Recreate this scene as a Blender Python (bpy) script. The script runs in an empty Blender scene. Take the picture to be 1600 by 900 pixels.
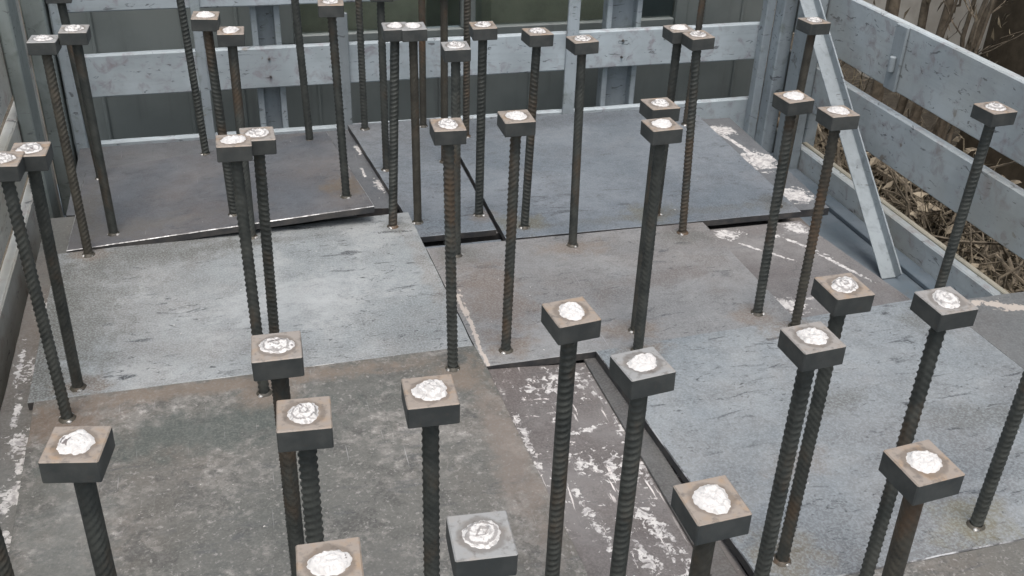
import bpy, bmesh, math, random
from mathutils import Vector, Matrix, noise as mnoise
R = math.radians
random.seed(7)
scene = bpy.context.scene
C = scene.collection

# ------------------------------------------------------------------ camera
cd = bpy.data.cameras.new('camera'); cam = bpy.data.objects.new('camera', cd); C.objects.link(cam)
cd.sensor_width = 36; cd.lens = 36; cd.clip_start = 0.02; cd.clip_end = 400
_r = Vector((0.96269, -0.26856, 0.03311)); _u = Vector((0.10842, 0.49495, 0.86213)); _f = Vector((0.24792, 0.82637, -0.50561))
cam.matrix_world = Matrix(((_r.x, _u.x, -_f.x, 0), (_r.y, _u.y, -_f.y, 0), (_r.z, _u.z, -_f.z, 1.213), (0, 0, 0, 1)))
scene.camera = cam

# ------------------------------------------------------------------ sky, sun, exposure (thin overcast)
SUN_EL, SUN_AZ = 72, 190          # azimuth clockwise from +Y: the veiled sun stands high behind the viewer
w = bpy.data.worlds.new('World'); scene.world = w; w.use_nodes = True
nt = w.node_tree; bg = nt.nodes['Background']
sky = nt.nodes.new('ShaderNodeTexSky'); sky.sky_type = 'NISHITA'; sky.sun_disc = False
sky.sun_elevation = R(SUN_EL); sky.sun_rotation = R(SUN_AZ); sky.air_density = 1.0; sky.dust_density = 6.0; sky.ozone_density = 1.0
hs = nt.nodes.new('ShaderNodeHueSaturation'); hs.inputs['Hue'].default_value = .482; hs.inputs['Saturation'].default_value = .66      # cloud veil greys the blue
nt.links.new(sky.outputs[0], hs.inputs['Color']); nt.links.new(hs.outputs[0], bg.inputs[0]); bg.inputs[1].default_value = 0.15
sd = bpy.data.lights.new('sun', 'SUN'); sun = bpy.data.objects.new('sun', sd); C.objects.link(sun)
sd.energy = 1.1; sd.angle = R(30); sd.color = (1.0, 0.99, 0.965)
_d = Vector((math.sin(R(SUN_AZ)) * math.cos(R(SUN_EL)), math.cos(R(SUN_AZ)) * math.cos(R(SUN_EL)), math.sin(R(SUN_EL))))
sun.rotation_euler = (-_d).to_track_quat('-Z', 'Y').to_euler()
scene.view_settings.view_transform = 'Standard'; scene.view_settings.look = 'None'
scene.view_settings.gamma = 1; scene.view_settings.use_curve_mapping = False
scene.view_settings.exposure = 0.46

scene.cycles.max_bounces = 6; scene.cycles.diffuse_bounces = 3; scene.cycles.glossy_bounces = 3; scene.cycles.transmission_bounces = 4

# ------------------------------------------------------------------ node helpers
class NT:
    def __init__(s, name):
        s.m = bpy.data.materials.new(name); s.m.use_nodes = True; s.t = s.m.node_tree
        s.b = s.t.nodes['Principled BSDF']; s.pos = s.t.nodes.new('ShaderNodeNewGeometry').outputs['Position']
        s._obj = None
    def obj(s):
        if s._obj is None: s._obj = s.t.nodes.new('ShaderNodeTexCoord').outputs['Object']
        return s._obj
    def rand(s): return s.t.nodes.new('ShaderNodeObjectInfo').outputs['Random']
    def link(s, a, b):
        if isinstance(a, (int, float)): b.default_value = a
        elif isinstance(a, tuple): b.default_value = (*a, 1) if len(a) == 3 and b.type == 'RGBA' else a
        else: s.t.links.new(a, b)
    def map(s, v, scale=(1, 1, 1), rot=(0, 0, 0), loc=(0, 0, 0)):
        n = s.t.nodes.new('ShaderNodeMapping'); s.link(v, n.inputs[0])
        n.inputs['Location'].default_value = loc; n.inputs['Rotation'].default_value = rot; n.inputs['Scale'].default_value = scale
        return n.outputs[0]
    def noise(s, v, scale, detail=5, rough=.55, dist=0.0):
        n = s.t.nodes.new('ShaderNodeTexNoise'); s.link(v, n.inputs['Vector'])
        n.inputs['Scale'].default_value = scale; n.inputs['Detail'].default_value = detail
        n.inputs['Roughness'].default_value = rough; n.inputs['Distortion'].default_value = dist
        return n.outputs['Fac']
    def vor(s, v, scale, feature='F1'):
        n = s.t.nodes.new('ShaderNodeTexVoronoi'); n.feature = feature; s.link(v, n.inputs['Vector']); n.inputs['Scale'].default_value = scale
        return n.outputs['Distance']
    def ramp(s, x, a, b, lo=0.0, hi=1.0):
        n = s.t.nodes.new('ShaderNodeMapRange'); n.interpolation_type = 'SMOOTHSTEP'; s.link(x, n.inputs[0])
        n.inputs[1].default_value = a; n.inputs[2].default_value = b; n.inputs[3].default_value = lo; n.inputs[4].default_value = hi
        return n.outputs[0]
    def math(s, op, a, b=0.0, clamp=False):
        n = s.t.nodes.new('ShaderNodeMath'); n.operation = op; n.use_clamp = clamp; s.link(a, n.inputs[0]); s.link(b, n.inputs[1]); return n.outputs[0]
    def mix(s, fac, a, b):
        n = s.t.nodes.new('ShaderNodeMix'); n.data_type = 'RGBA'; s.link(fac, n.inputs[0])
        for v, k in ((a, 6), (b, 7)):
            s.link(v, n.inputs[k])
        return n.outputs[2]
    def bump(s, h, strength=.3, dist=.002):
        n = s.t.nodes.new('ShaderNodeBump'); n.inputs['Strength'].default_value = strength; n.inputs['Distance'].default_value = dist
        s.link(h, n.inputs['Height']); s.link(n.outputs[0], s.b.inputs['Normal'])
    def out(s, col, rough=.6, metal=0.0, spec=None):
        s.link(col, s.b.inputs['Base Color']); s.link(rough, s.b.inputs['Roughness']); s.link(metal, s.b.inputs['Metallic'])
        if spec is not None: s.b.inputs['Specular IOR Level'].default_value = spec
        return s.m
    def splash(s, ells, fine=62, thr=.30):
        """ragged blots: ellipses (x, y, rx, ry, angle deg) in plan, broken up by noise"""
        n1 = s.noise(s.pos, fine, 6, .62, .8); n2 = s.noise(s.pos, 150, 3, .6)
        rag = s.math('ADD', s.math('MULTIPLY', s.math('SUBTRACT', n1, .5), 3.6), s.math('MULTIPLY', s.math('SUBTRACT', n2, .5), 1.2))
        acc = None
        for (x, y, rx, ry, a) in ells:
            n = s.t.nodes.new('ShaderNodeMapping'); n.vector_type = 'TEXTURE'; s.link(s.pos, n.inputs[0])
            n.inputs['Location'].default_value = (x, y, 0); n.inputs['Rotation'].default_value = (0, 0, R(a)); n.inputs['Scale'].default_value = (rx, ry, 1000)
            l = s.t.nodes.new('ShaderNodeVectorMath'); l.operation = 'LENGTH'; s.link(n.outputs[0], l.inputs[0])
            f = l.outputs['Value']
            acc = f if acc is None else s.math('MINIMUM', acc, f)
        return s.ramp(s.math('SUBTRACT', s.math('SUBTRACT', 1.0, acc), rag), thr - .10, thr + .14)

def steel_sheet(name, dark, light, brown=(.16, .125, .10), rust=.35, scuff=.5, mottle=0.0, rough=.5, metal=.25, off=0.0, splash=None, streaks=False, lines=None, pale=0.0, stains=(), broken=.30, grow=1.0):
    n = NT(name); P = n.map(n.pos, loc=(off, off * 1.7, off * .3))
    big = n.noise(P, 2.6, 3, .6, .4); mid = n.noise(P, 14, 5, .62); fin = n.noise(P, 240, 2, .6)
    c = n.mix(n.ramp(big, .30, .68), dark, light)
    c = n.mix(n.math('MULTIPLY', n.ramp(mid, .42, .70), .45), c, tuple(v * .62 for v in dark))
    c = n.mix(n.math('MULTIPLY', n.ramp(n.noise(P, 1.6, 4, .6), .45, .72), rust), c, brown)
    c = n.mix(n.math('MULTIPLY', n.ramp(n.noise(P, 6, 6, .65, .5), .52, .74), rust * .6), c, tuple(v * .8 for v in brown))
    if mottle:
        lo = n.noise(P, 6, 5, .6); mp = n.noise(P, 34, 6, .78, .15)
        sel = n.math('ADD', mp, n.math('MULTIPLY', n.math('SUBTRACT', lo, .5), .75))
        c = n.mix(n.math('MULTIPLY', n.ramp(sel, .46, .62), mottle * .62), c, (.24, .23, .212))
        c = n.mix(n.math('MULTIPLY', n.ramp(sel, .60, .72), mottle * .85), c, (.38, .365, .345))
        c = n.mix(n.math('MULTIPLY', n.ramp(n.noise(P, 12, 6, .76, .2), .51, .62), mottle * .8), c, (.060, .060, .056))
        c = n.mix(n.math('MULTIPLY', n.ramp(n.noise(P, 120, 4, .7), .58, .68), mottle * .5), c, (.46, .44, .42))
    if pale:
        c = n.mix(n.math('MULTIPLY', n.ramp(n.noise(P, 4, 7, .7, .3), .46, .66), pale), c, (.46, .47, .46))
    sc = n.noise(n.map(P, scale=(11, 42, 1), rot=(0, 0, R(8))), 1.0, 4, .6, .7)
    sc2 = n.noise(n.map(P, scale=(30, 75, 1), rot=(0, 0, R(-34))), 1.0, 3, .6, 1.6)
    den = n.ramp(n.noise(n.map(P, loc=(4, 2, 0)), 5, 3, .6), .30, .54)
    scuff = n.math('MULTIPLY', den, scuff)
    c = n.mix(n.math('MULTIPLY', n.ramp(sc, .60, .68), scuff), c, (.06, .065, .07))
    c = n.mix(n.math('MULTIPLY', n.ramp(sc2, .60, .69), scuff), c, (.055, .058, .06))
    sc4 = n.noise(n.map(P, scale=(55, 120, 1), rot=(0, 0, R(52))), 1.0, 3, .65, 1.2)
    c = n.mix(n.math('MULTIPLY', n.ramp(sc4, .61, .70), n.math('MULTIPLY', scuff, .6)), c, (.065, .067, .068))
    c = n.mix(n.math('MULTIPLY', n.ramp(n.noise(P, 48, 5, .7), .55, .72), .35), c, tuple(v * .55 for v in dark))
    sn_ = n.math('MULTIPLY', n.math('SUBTRACT', n.noise(n.pos, 22, 5, .68, .3), .5), 2.2) if stains else None
    for (sx, sy, rx, ry, sa, scol, amt) in stains:                       # dirt and rust stains of their own shape
        mp_ = n.t.nodes.new('ShaderNodeMapping'); mp_.vector_type = 'TEXTURE'; n.link(n.pos, mp_.inputs[0])
        mp_.inputs['Location'].default_value = (sx, sy, 0); mp_.inputs['Rotation'].default_value = (0, 0, R(sa)); mp_.inputs['Scale'].default_value = (rx, ry, 1000)
        ln_ = n.t.nodes.new('ShaderNodeVectorMath'); ln_.operation = 'LENGTH'; n.link(mp_.outputs[0], ln_.inputs[0])
        d_ = n.math('ADD', ln_.outputs['Value'], sn_)
        c = n.mix(n.math('MULTIPLY', n.ramp(d_, .25, 1.05, 1, 0), amt), c, scol)
    ls = n.noise(n.map(P, scale=(260, 9, 1), rot=(0, 0, R(63))), 1.0, 2, .5)       # hair scratches
    c = n.mix(n.math('MULTIPLY', n.ramp(ls, .72, .78), .35), c, (.5, .5, .5))
    ls3 = n.noise(n.map(P, scale=(8, 300, 1), rot=(0, 0, R(11))), 1.0, 2, .5)
    c = n.mix(n.math('MULTIPLY', n.ramp(ls3, .70, .77), .30), c, (.08, .08, .08))
    c = n.mix(n.math('MULTIPLY', n.ramp(fin, .40, .66), .36), c, tuple(min(1, v * 1.5) for v in light))
    wp = n.noise(P, 75, 2, .5)
    c = n.mix(n.math('MULTIPLY', n.ramp(wp, .775, .80), .75), c, (.72, .70, .66))
    rg = n.ramp(mid, .3, .7, rough - .10, rough + .14)
    mt = metal
    if streaks:
        st = n.noise(n.map(n.pos, scale=(70, 7, 1), rot=(0, 0, R(6))), 1.0, 5, .7, .4)
        env = n.noise(n.pos, 7, 3, .6)
        k = n.math('MULTIPLY', n.ramp(st, .60, .65), n.ramp(env, .42, .56))
        st2 = n.noise(n.map(n.pos, scale=(16, 60, 1), rot=(0, 0, R(12))), 1.0, 4, .7, .4)
        k2 = n.math('MULTIPLY', n.ramp(st2, .66, .69), n.ramp(env, .40, .5))
        k3 = n.math('MULTIPLY', n.ramp(n.noise(n.pos, 42, 8, .72, .5), .60, .64), n.ramp(n.noise(n.pos, 9, 3, .6), .48, .58))
        k = n.math('MAXIMUM', n.math('MAXIMUM', k, k2), k3)
        c = n.mix(n.math('MULTIPLY', k, .85), c, (.74, .70, .67))
    if lines:
        k = n.splash(lines, fine=60, thr=0)
        c = n.mix(n.math('MULTIPLY', k, .75), c, (.55, .49, .43))
    if splash:
        k = n.splash([(a_, b_, c_ * grow, d_ * grow, e_) for a_, b_, c_, d_, e_ in splash], thr=broken)
        tone = n.mix(n.ramp(n.noise(n.pos, 60, 4, .6, 1.0), .35, .6), (.30, .29, .285), (.54, .53, .51))
        c = n.mix(n.math('MULTIPLY', k, .93), c, tone); rg = n.math('MAXIMUM', rg, n.math('MULTIPLY', k, .75)); mt = n.math('MULTIPLY', n.math('SUBTRACT', 1.0, k), metal)
    n.bump(n.math('ADD', n.math('MULTIPLY', mid, .6), n.math('MULTIPLY', fin, .35)), .25, .0012)
    return n.out(c, rg, mt)

def paint_wood(name, col, dirt, wear=(.16, .13, .10), grain_axis='x', warm=0.0):
    n = NT(name); o = n.obj(); rd = n.rand()
    off = n.t.nodes.new('ShaderNodeVectorMath'); off.operation = 'ADD'; n.link(o, off.inputs[0])
    cb = n.t.nodes.new('ShaderNodeCombineXYZ')
    for k in range(3): n.link(n.math('MULTIPLY', rd, 7.0 + 5 * k), cb.inputs[k])
    n.link(cb.outputs[0], off.inputs[1]); v = off.outputs[0]
    gs = (4, 60, 60) if grain_axis == 'x' else (60, 4, 60) if grain_axis == 'y' else (60, 60, 4)
    grain = n.noise(n.map(v, scale=gs), 1.0, 5, .65, .3); big = n.noise(v, 4, 5, .6); mid = n.noise(v, 22, 6, .62, .5)
    c = n.mix(n.ramp(big, .3, .7), tuple(x * .80 for x in col), tuple(min(1, x * 1.12) for x in col))
    c = n.mix(n.math('MULTIPLY', n.ramp(grain, .45, .75), .30), c, tuple(x * .62 for x in col))
    c = n.mix(n.math('MULTIPLY', n.ramp(mid, .50, .74), .7), c, dirt)
    sc = n.noise(n.map(v, scale=(24, 24, 70), rot=(R(20), R(33), 0)), 1.0, 4, .6, 1.0)
    c = n.mix(n.math('MULTIPLY', n.ramp(sc, .62, .68), .75), c, (.07, .075, .08))
    c = n.mix(n.math('MULTIPLY', n.ramp(n.noise(v, 9, 5, .7, .6), .64, .70), .7), c, wear)
    c = n.mix(n.math('MULTIPLY', n.ramp(n.noise(v, 2.2, 3, .6), .40, .70), warm), c, (.34, .32, .25))
    n.bump(n.math('ADD', grain, n.math('MULTIPLY', mid, .5)), .35, .0015)
    return n.out(c, .72)

# ------------------------------------------------------------------ mesh helpers
def mesh_obj(name, bm, mats, parent=None, loc=(0, 0, 0), smooth=False):
    me = bpy.data.meshes.new(name); bm.normal_update(); bm.to_mesh(me); bm.free()
    return link_mesh(name, me, mats, parent, loc, smooth)
def link_mesh(name, me, mats, parent=None, loc=(0, 0, 0), smooth=False):
    o = bpy.data.objects.new(name, me); C.objects.link(o)
    if mats is not None and not me.materials:
        for m in (mats if isinstance(mats, (list, tuple)) else [mats]): me.materials.append(m)
    if smooth: me.shade_smooth()
    o.location = loc
    if parent: o.parent = parent
    return o
def tag(o, label=None, cat=None, group=None, kind=None):
    for k, v in (('label', label), ('category', cat), ('group', group), ('kind', kind)):
        if v: o[k] = v
    return o
def empty(name, loc, label, cat, group=None):
    o = bpy.data.objects.new(name, None); o.empty_display_size = .05; C.objects.link(o); o.location = loc
    return tag(o, label, cat, group)
def bm_box(bm, x0, x1, y0, y1, z0, z1, ch=0.002):
    r = bmesh.ops.create_cube(bm, size=1.0)
    vs = r['verts']
    for v in vs: v.co = Vector((x0 if v.co.x < 0 else x1, y0 if v.co.y < 0 else y1, z0 if v.co.z < 0 else z1))
    if ch:
        es = list({e for v in vs for e in v.link_edges})
        bmesh.ops.bevel(bm, geom=es, offset=ch, segments=1, affect='EDGES')
def box_obj(name, x0, x1, y0, y1, z0, z1, mats, parent=None, ch=.002, origin=None):
    o = Vector(origin) if origin else Vector(((x0 + x1) / 2, (y0 + y1) / 2, z0))
    bm = bmesh.new(); bm_box(bm, x0 - o.x, x1 - o.x, y0 - o.y, y1 - o.y, z0 - o.z, z1 - o.z, ch)
    base = Vector(parent_world(parent)); return mesh_obj(name, bm, mats, parent, o - base)
def parent_world(p):
    v = Vector((0, 0, 0))
    while p is not None: v += p.location; p = p.parent
    return v

def plank(name, axis, a0, a1, b0, b1, z0, z1, mat, parent, seed=0, wob=.0022):
    """a sawn board: runs along axis ('x' or 'y') from a0 to a1; b0..b1 is its thickness, z0..z1 its height; edges a little uneven, corners rounded"""
    rnd = random.Random(seed); n = max(4, int((a1 - a0) / .06)); bm = bmesh.new(); rings = []
    ca, cb, cz = (a0 + a1) / 2, (b0 + b1) / 2, z0; ch = .004
    for i in range(n + 1):
        a = a0 + (a1 - a0) * i / n
        wz0 = mnoise.noise(Vector((a * 2.3, seed * 3.1, 0))) * wob; wz1 = mnoise.noise(Vector((a * 2.9, seed * 3.1, 7))) * wob
        wb = mnoise.noise(Vector((a * 1.3, seed * 3.1, 3))) * wob * 1.5
        ring = []
        for (b, z) in ((b0 + ch, z0), (b1 - ch, z0), (b1, z0 + ch), (b1, z1 - ch), (b1 - ch, z1), (b0 + ch, z1), (b0, z1 - ch), (b0, z0 + ch)):
            zz = z + (wz0 if z < (z0 + z1) / 2 else wz1) + rnd.uniform(-1, 1) * .0005; bb = b + wb + rnd.uniform(-1, 1) * .0004
            p = (a - ca, bb - cb, zz - cz) if axis == 'x' else (bb - cb, a - ca, zz - cz)
            ring.append(bm.verts.new(p))
        rings.append(ring)
    for i in range(n):
        for k in range(8):
            k2 = (k + 1) % 8; bm.faces.new((rings[i][k], rings[i + 1][k], rings[i + 1][k2], rings[i][k2]))
    bm.faces.new(rings[0]); bm.faces.new(rings[-1][::-1])
    bmesh.ops.recalc_face_normals(bm, faces=bm.faces)
    loc = Vector((ca, cb, cz)) if axis == 'x' else Vector((cb, ca, cz))
    return mesh_obj(name, bm, mat, parent, loc - parent_world(parent))

def plate_bm(corners, thick, o, seed=0, jit=.0007, lipw=.0009):
    """rolled plate with flame-cut, slightly uneven edges; corners are counter-clockwise (x, y, z_top)"""
    rnd = random.Random(seed); pts = []
    for i, a in enumerate(corners):
        a = Vector(a); b = Vector(corners[(i + 1) % len(corners)]); n = max(1, int((b - a).length / .035))
        for k in range(n):
            p = a.lerp(b, k / n)
            if k: p += Vector((rnd.uniform(-jit, jit), rnd.uniform(-jit, jit), 0))
            pts.append(p - Vector(o))
    c = sum(pts, Vector()) / len(pts); bm = bmesh.new()
    def ring(inset, dz):
        out = []
        for p in pts:
            d = (c - p); d.z = 0; d.normalize(); out.append(bm.verts.new(p + d * inset + Vector((0, 0, dz))))
        return out
    r = [ring(lipw, 0), ring(0, -lipw * .7), ring(0, -thick + .001), ring(.001, -thick)]
    bm.faces.new(r[0])
    for a, b in zip(r, r[1:]):
        for i in range(len(pts)):
            j = (i + 1) % len(pts); bm.faces.new((a[j], a[i], b[i], b[j]))
    bm.faces.new(r[-1][::-1]); return bm

# ------------------------------------------------------------------ materials
M = {}
DK = (.10, .10, .088); RU = (.17, .135, .105); GR = (.115, .125, .118)
M['sheet_pale'] = steel_sheet('sheet_pale', (.19, .21, .215), (.305, .33, .335), rust=.40, scuff=1.0, rough=.50, off=3.1, pale=.45, stains=[
    (-.38, 2.05, .15, .42, -3, (.13, .132, .122), .85), (-.41, 2.0, .06, .40, -2, DK, .8), (-.22, 2.34, .32, .11, 5, (.12, .12, .11), .8), (-.36, 2.36, .06, .05, 0, RU, .7), (.39, 2.36, .07, .05, 0, DK, .6), (.02, 2.37, .07, .05, 0, DK, .5), (-.1, 2.33, .35, .03, 3, DK, .5), (.10, 2.05, .25, .12, 10, (.46, .48, .48), .45), (-.33, 1.80, .06, .05, 0, RU, .7), (.04, 1.83, .06, .05, 0, RU, .5), (.42, 2.1, .03, .3, 2, RU, .35)])
M['sheet_mottled'] = steel_sheet('sheet_mottled', (.068, .076, .070), (.115, .115, .105), rust=.40, scuff=.5, mottle=.95, rough=.60, metal=.08, off=8.2, stains=[
    (-.05, 1.735, .60, .035, 0, RU, .75), (-.36, 1.68, .12, .08, 0, (.13, .095, .07), .8), (-.10, 1.60, .34, .09, 4, (.055, .068, .062), .8), (.40, 1.66, .08, .07, 0, RU, .7), (.01, 1.69, .08, .06, 0, RU, .7), (.43, 1.40, .05, .30, 0, (.19, .155, .13), .55), (-.33, 1.30, .10, .25, 0, GR, .6)])
M['sheet_brown'] = steel_sheet('sheet_brown', (.145, .15, .152), (.23, .235, .235), brown=(.165, .14, .122), rust=.7, scuff=.8, rough=.52, off=1.3, pale=.2, lines=[(.463, 1.82, .0045, .12, -3), (.461, 1.95, .004, .08, 0), (.461, 1.71, .004, .05, 0)], stains=[
    (.80, 2.14, .12, .06, 0, RU, .7), (.55, 1.95, .10, .25, 0, (.15, .115, .09), .6), (.52, 2.16, .08, .06, 0, DK, .6), (1.10, 2.14, .10, .06, 0, DK, .6), (.80, 1.75, .10, .05, 0, RU, .7), (1.10, 1.75, .08, .05, 0, RU, .7), (.52, 1.74, .06, .05, 0, RU, .7), (.95, 1.95, .20, .05, 10, (.11, .09, .08), .5)])
M['sheet_blue'] = steel_sheet('sheet_blue', (.15, .172, .185), (.25, .275, .286), rust=.28, scuff=.95, rough=.46, off=5.7, pale=.22, stains=[
    (1.15, 1.04, .10, .08, 0, (.17, .155, .10), .75), (.80, 1.05, .09, .07, 0, (.16, .14, .10), .7), (.79, 1.66, .08, .05, 0, RU, .7), (1.16, 1.67, .10, .05, 0, RU, .7), (1.10, 1.40, .12, .04, 12, DK, .5), (1.35, 1.30, .16, .06, -8, DK, .45), (.95, 1.25, .10, .05, 20, RU, .4), (1.47, 1.64, .08, .06, 0, DK, .6)])
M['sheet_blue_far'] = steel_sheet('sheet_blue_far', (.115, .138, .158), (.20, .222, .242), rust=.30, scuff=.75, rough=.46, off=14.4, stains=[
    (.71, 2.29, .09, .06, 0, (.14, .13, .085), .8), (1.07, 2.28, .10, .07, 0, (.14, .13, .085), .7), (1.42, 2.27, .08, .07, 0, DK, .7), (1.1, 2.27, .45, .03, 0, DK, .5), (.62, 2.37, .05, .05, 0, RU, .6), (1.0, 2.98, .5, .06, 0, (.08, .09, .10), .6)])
M['sheet_slate'] = steel_sheet('sheet_slate', (.060, .070, .082), (.112, .123, .136), rust=.45, scuff=.85, pale=.10, rough=.50, off=21.3, stains=[
    (.28, 2.52, .09, .08, 0, (.15, .115, .075), .75), (-.25, 2.46, .20, .06, 5, (.14, .13, .115), .6), (0, 2.48, .12, .05, 4, (.13, .12, .11), .5), (-.38, 2.6, .05, .2, 0, (.10, .095, .08), .6)])
M['sheet_paint_strip'] = steel_sheet('sheet_paint_strip', (.085, .078, .075), (.135, .125, .12), brown=(.10, .078, .07), rust=.6, scuff=.3, rough=.6, metal=.08, off=2.2, streaks=True, pale=.15, broken=.82, grow=1.9,
    splash=[(.605, 1.62, .085, .055, 30), (.645, 1.34, .05, .075, 70), (.56, 1.36, .03, .05, 60), (.625, 1.19, .022, .12, 12), (.585, 1.12, .016, .10, 8), (.655, 1.06, .055, .035, 40), (.53, 1.60, .02, .02, 0), (.56, 1.50, .018, .018, 0), (.68, 1.48, .012, .08, -20), (.475, 1.46, .008, .12, 2), (.49, 1.30, .02, .03, 0), (.53, 1.22, .014, .10, 4), (.60, 1.46, .06, .008, 15), (.66, 1.56, .006, .09, 24)])
M['sheet_paint_left'] = steel_sheet('sheet_paint_left', (.085, .09, .085), (.14, .14, .13), rust=.5, scuff=.3, rough=.6, metal=.08, off=12.2, broken=.55, grow=1.4,
    splash=[(-.425, 1.905, .042, .055, 20), (-.44, 2.15, .022, .05, 0), (-.425, 1.655, .04, .05, 30), (-.44, 1.51, .028, .07, -20), (-.468, 1.93, .008, .08, 0), (-.455, 1.76, .008, .07, 0), (-.43, 1.60, .010, .03, 0), (-.435, 1.40, .03, .03, 0)])
M['sheet_paint_right'] = steel_sheet('sheet_paint_right', (.10, .095, .095), (.165, .16, .155), brown=(.13, .105, .095), rust=.6, scuff=.35, rough=.55, metal=.12, off=17.0, pale=.15,
    splash=[(1.235, 2.165, .055, .03, -10), (1.29, 2.06, .006, .12, 40), (1.225, 1.80, .055, .035, -20), (1.44, 2.165, .04, .04, 0), (1.40, 2.08, .008, .09, 30), (1.33, 1.82, .07, .008, 5), (1.45, 1.95, .008, .11, 20), (1.36, 2.13, .03, .01, 15)])
M['sheet_paint_far'] = steel_sheet('sheet_paint_far', (.075, .083, .09), (.125, .133, .14), rust=.3, scuff=.3, rough=.55, metal=.12, off=19.0, broken=-.10,
    splash=[(1.545, 2.855, .045, .036, 0), (1.56, 2.60, .05, .06, 0), (1.545, 2.35, .04, .045, 20), (1.555, 2.72, .008, .13, 8)])
M['sheet_far_strip'] = steel_sheet('sheet_far_strip', (.075, .082, .09), (.13, .138, .145), rust=.5, scuff=.3, rough=.55, metal=.12, off=22.0,
    splash=[(.372, 2.92, .014, .05, 5), (.392, 2.66, .014, .05, 5), (.36, 2.76, .006, .04, 0)])
M['sheet_swirl'] = steel_sheet('sheet_swirl', (.10, .108, .112), (.155, .163, .163), rust=.3, scuff=.3, rough=.55, off=30.0,
    lines=[(1.70, 1.655, .07, .012, -25), (1.64, 1.68, .03, .010, 10), (1.74, 1.63, .05, .010, -10)])
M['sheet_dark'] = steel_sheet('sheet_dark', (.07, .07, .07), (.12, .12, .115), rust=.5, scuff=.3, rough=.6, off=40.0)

def edge_mat():
    n = NT('plate_edge'); c = n.mix(n.ramp(n.noise(n.pos, 30, 5, .6), .35, .7), (.035, .037, .04), (.075, .07, .065))
    return n.out(c, .62, .2)
M['edge'] = edge_mat()
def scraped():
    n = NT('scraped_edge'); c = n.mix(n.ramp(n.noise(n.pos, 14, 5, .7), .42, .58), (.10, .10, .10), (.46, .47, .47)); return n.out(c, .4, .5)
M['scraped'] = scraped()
def rebar_mat(name, a, b, rust, amt):
    n = NT(name); v = n.pos
    c = n.mix(n.ramp(n.noise(v, 30, 5, .6), .3, .7), a, b)
    c = n.mix(n.math('MULTIPLY', n.ramp(n.noise(n.map(v, scale=(9, 9, 5)), 1.0, 5, .65), .50, .70), amt), c, rust)
    c = n.mix(n.math('MULTIPLY', n.ramp(n.noise(v, 160, 3, .6), .5, .75), .3), c, (.085, .082, .075))
    n.bump(n.noise(v, 320, 3, .6), .25, .0006)
    return n.out(c, .58, .25)
M['rebar_black'] = rebar_mat('rebar_black', (.034, .039, .036), (.068, .073, .065), (.095, .062, .036), .75)
M['rebar_brown'] = rebar_mat('rebar_brown', (.044, .041, .033), (.078, .072, .056), (.125, .075, .042), .8)
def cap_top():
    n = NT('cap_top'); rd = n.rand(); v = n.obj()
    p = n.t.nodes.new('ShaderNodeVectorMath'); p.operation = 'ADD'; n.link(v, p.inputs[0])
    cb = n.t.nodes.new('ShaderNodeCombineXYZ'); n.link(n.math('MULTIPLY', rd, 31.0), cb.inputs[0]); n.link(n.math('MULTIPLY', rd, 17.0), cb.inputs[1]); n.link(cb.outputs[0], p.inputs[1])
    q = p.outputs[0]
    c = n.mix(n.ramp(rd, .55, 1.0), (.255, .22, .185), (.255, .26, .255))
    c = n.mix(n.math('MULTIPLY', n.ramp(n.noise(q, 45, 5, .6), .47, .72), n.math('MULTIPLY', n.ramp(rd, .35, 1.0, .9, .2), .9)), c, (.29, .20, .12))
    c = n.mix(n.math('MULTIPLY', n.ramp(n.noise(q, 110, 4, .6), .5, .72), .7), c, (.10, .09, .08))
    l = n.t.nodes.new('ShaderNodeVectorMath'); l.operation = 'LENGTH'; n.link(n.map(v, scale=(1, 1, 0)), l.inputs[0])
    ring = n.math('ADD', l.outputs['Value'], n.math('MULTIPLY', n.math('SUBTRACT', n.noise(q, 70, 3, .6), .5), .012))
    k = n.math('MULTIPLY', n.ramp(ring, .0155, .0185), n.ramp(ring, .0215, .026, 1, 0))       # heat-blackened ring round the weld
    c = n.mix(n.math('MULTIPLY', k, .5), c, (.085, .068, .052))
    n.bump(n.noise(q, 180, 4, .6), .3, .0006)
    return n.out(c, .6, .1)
M['cap_top'] = cap_top()
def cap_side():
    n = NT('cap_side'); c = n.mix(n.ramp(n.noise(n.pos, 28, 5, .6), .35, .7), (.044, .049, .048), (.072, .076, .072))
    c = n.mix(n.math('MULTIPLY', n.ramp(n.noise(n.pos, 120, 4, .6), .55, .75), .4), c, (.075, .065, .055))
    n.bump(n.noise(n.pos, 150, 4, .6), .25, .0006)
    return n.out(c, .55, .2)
M['cap_side'] = cap_side()
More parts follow.
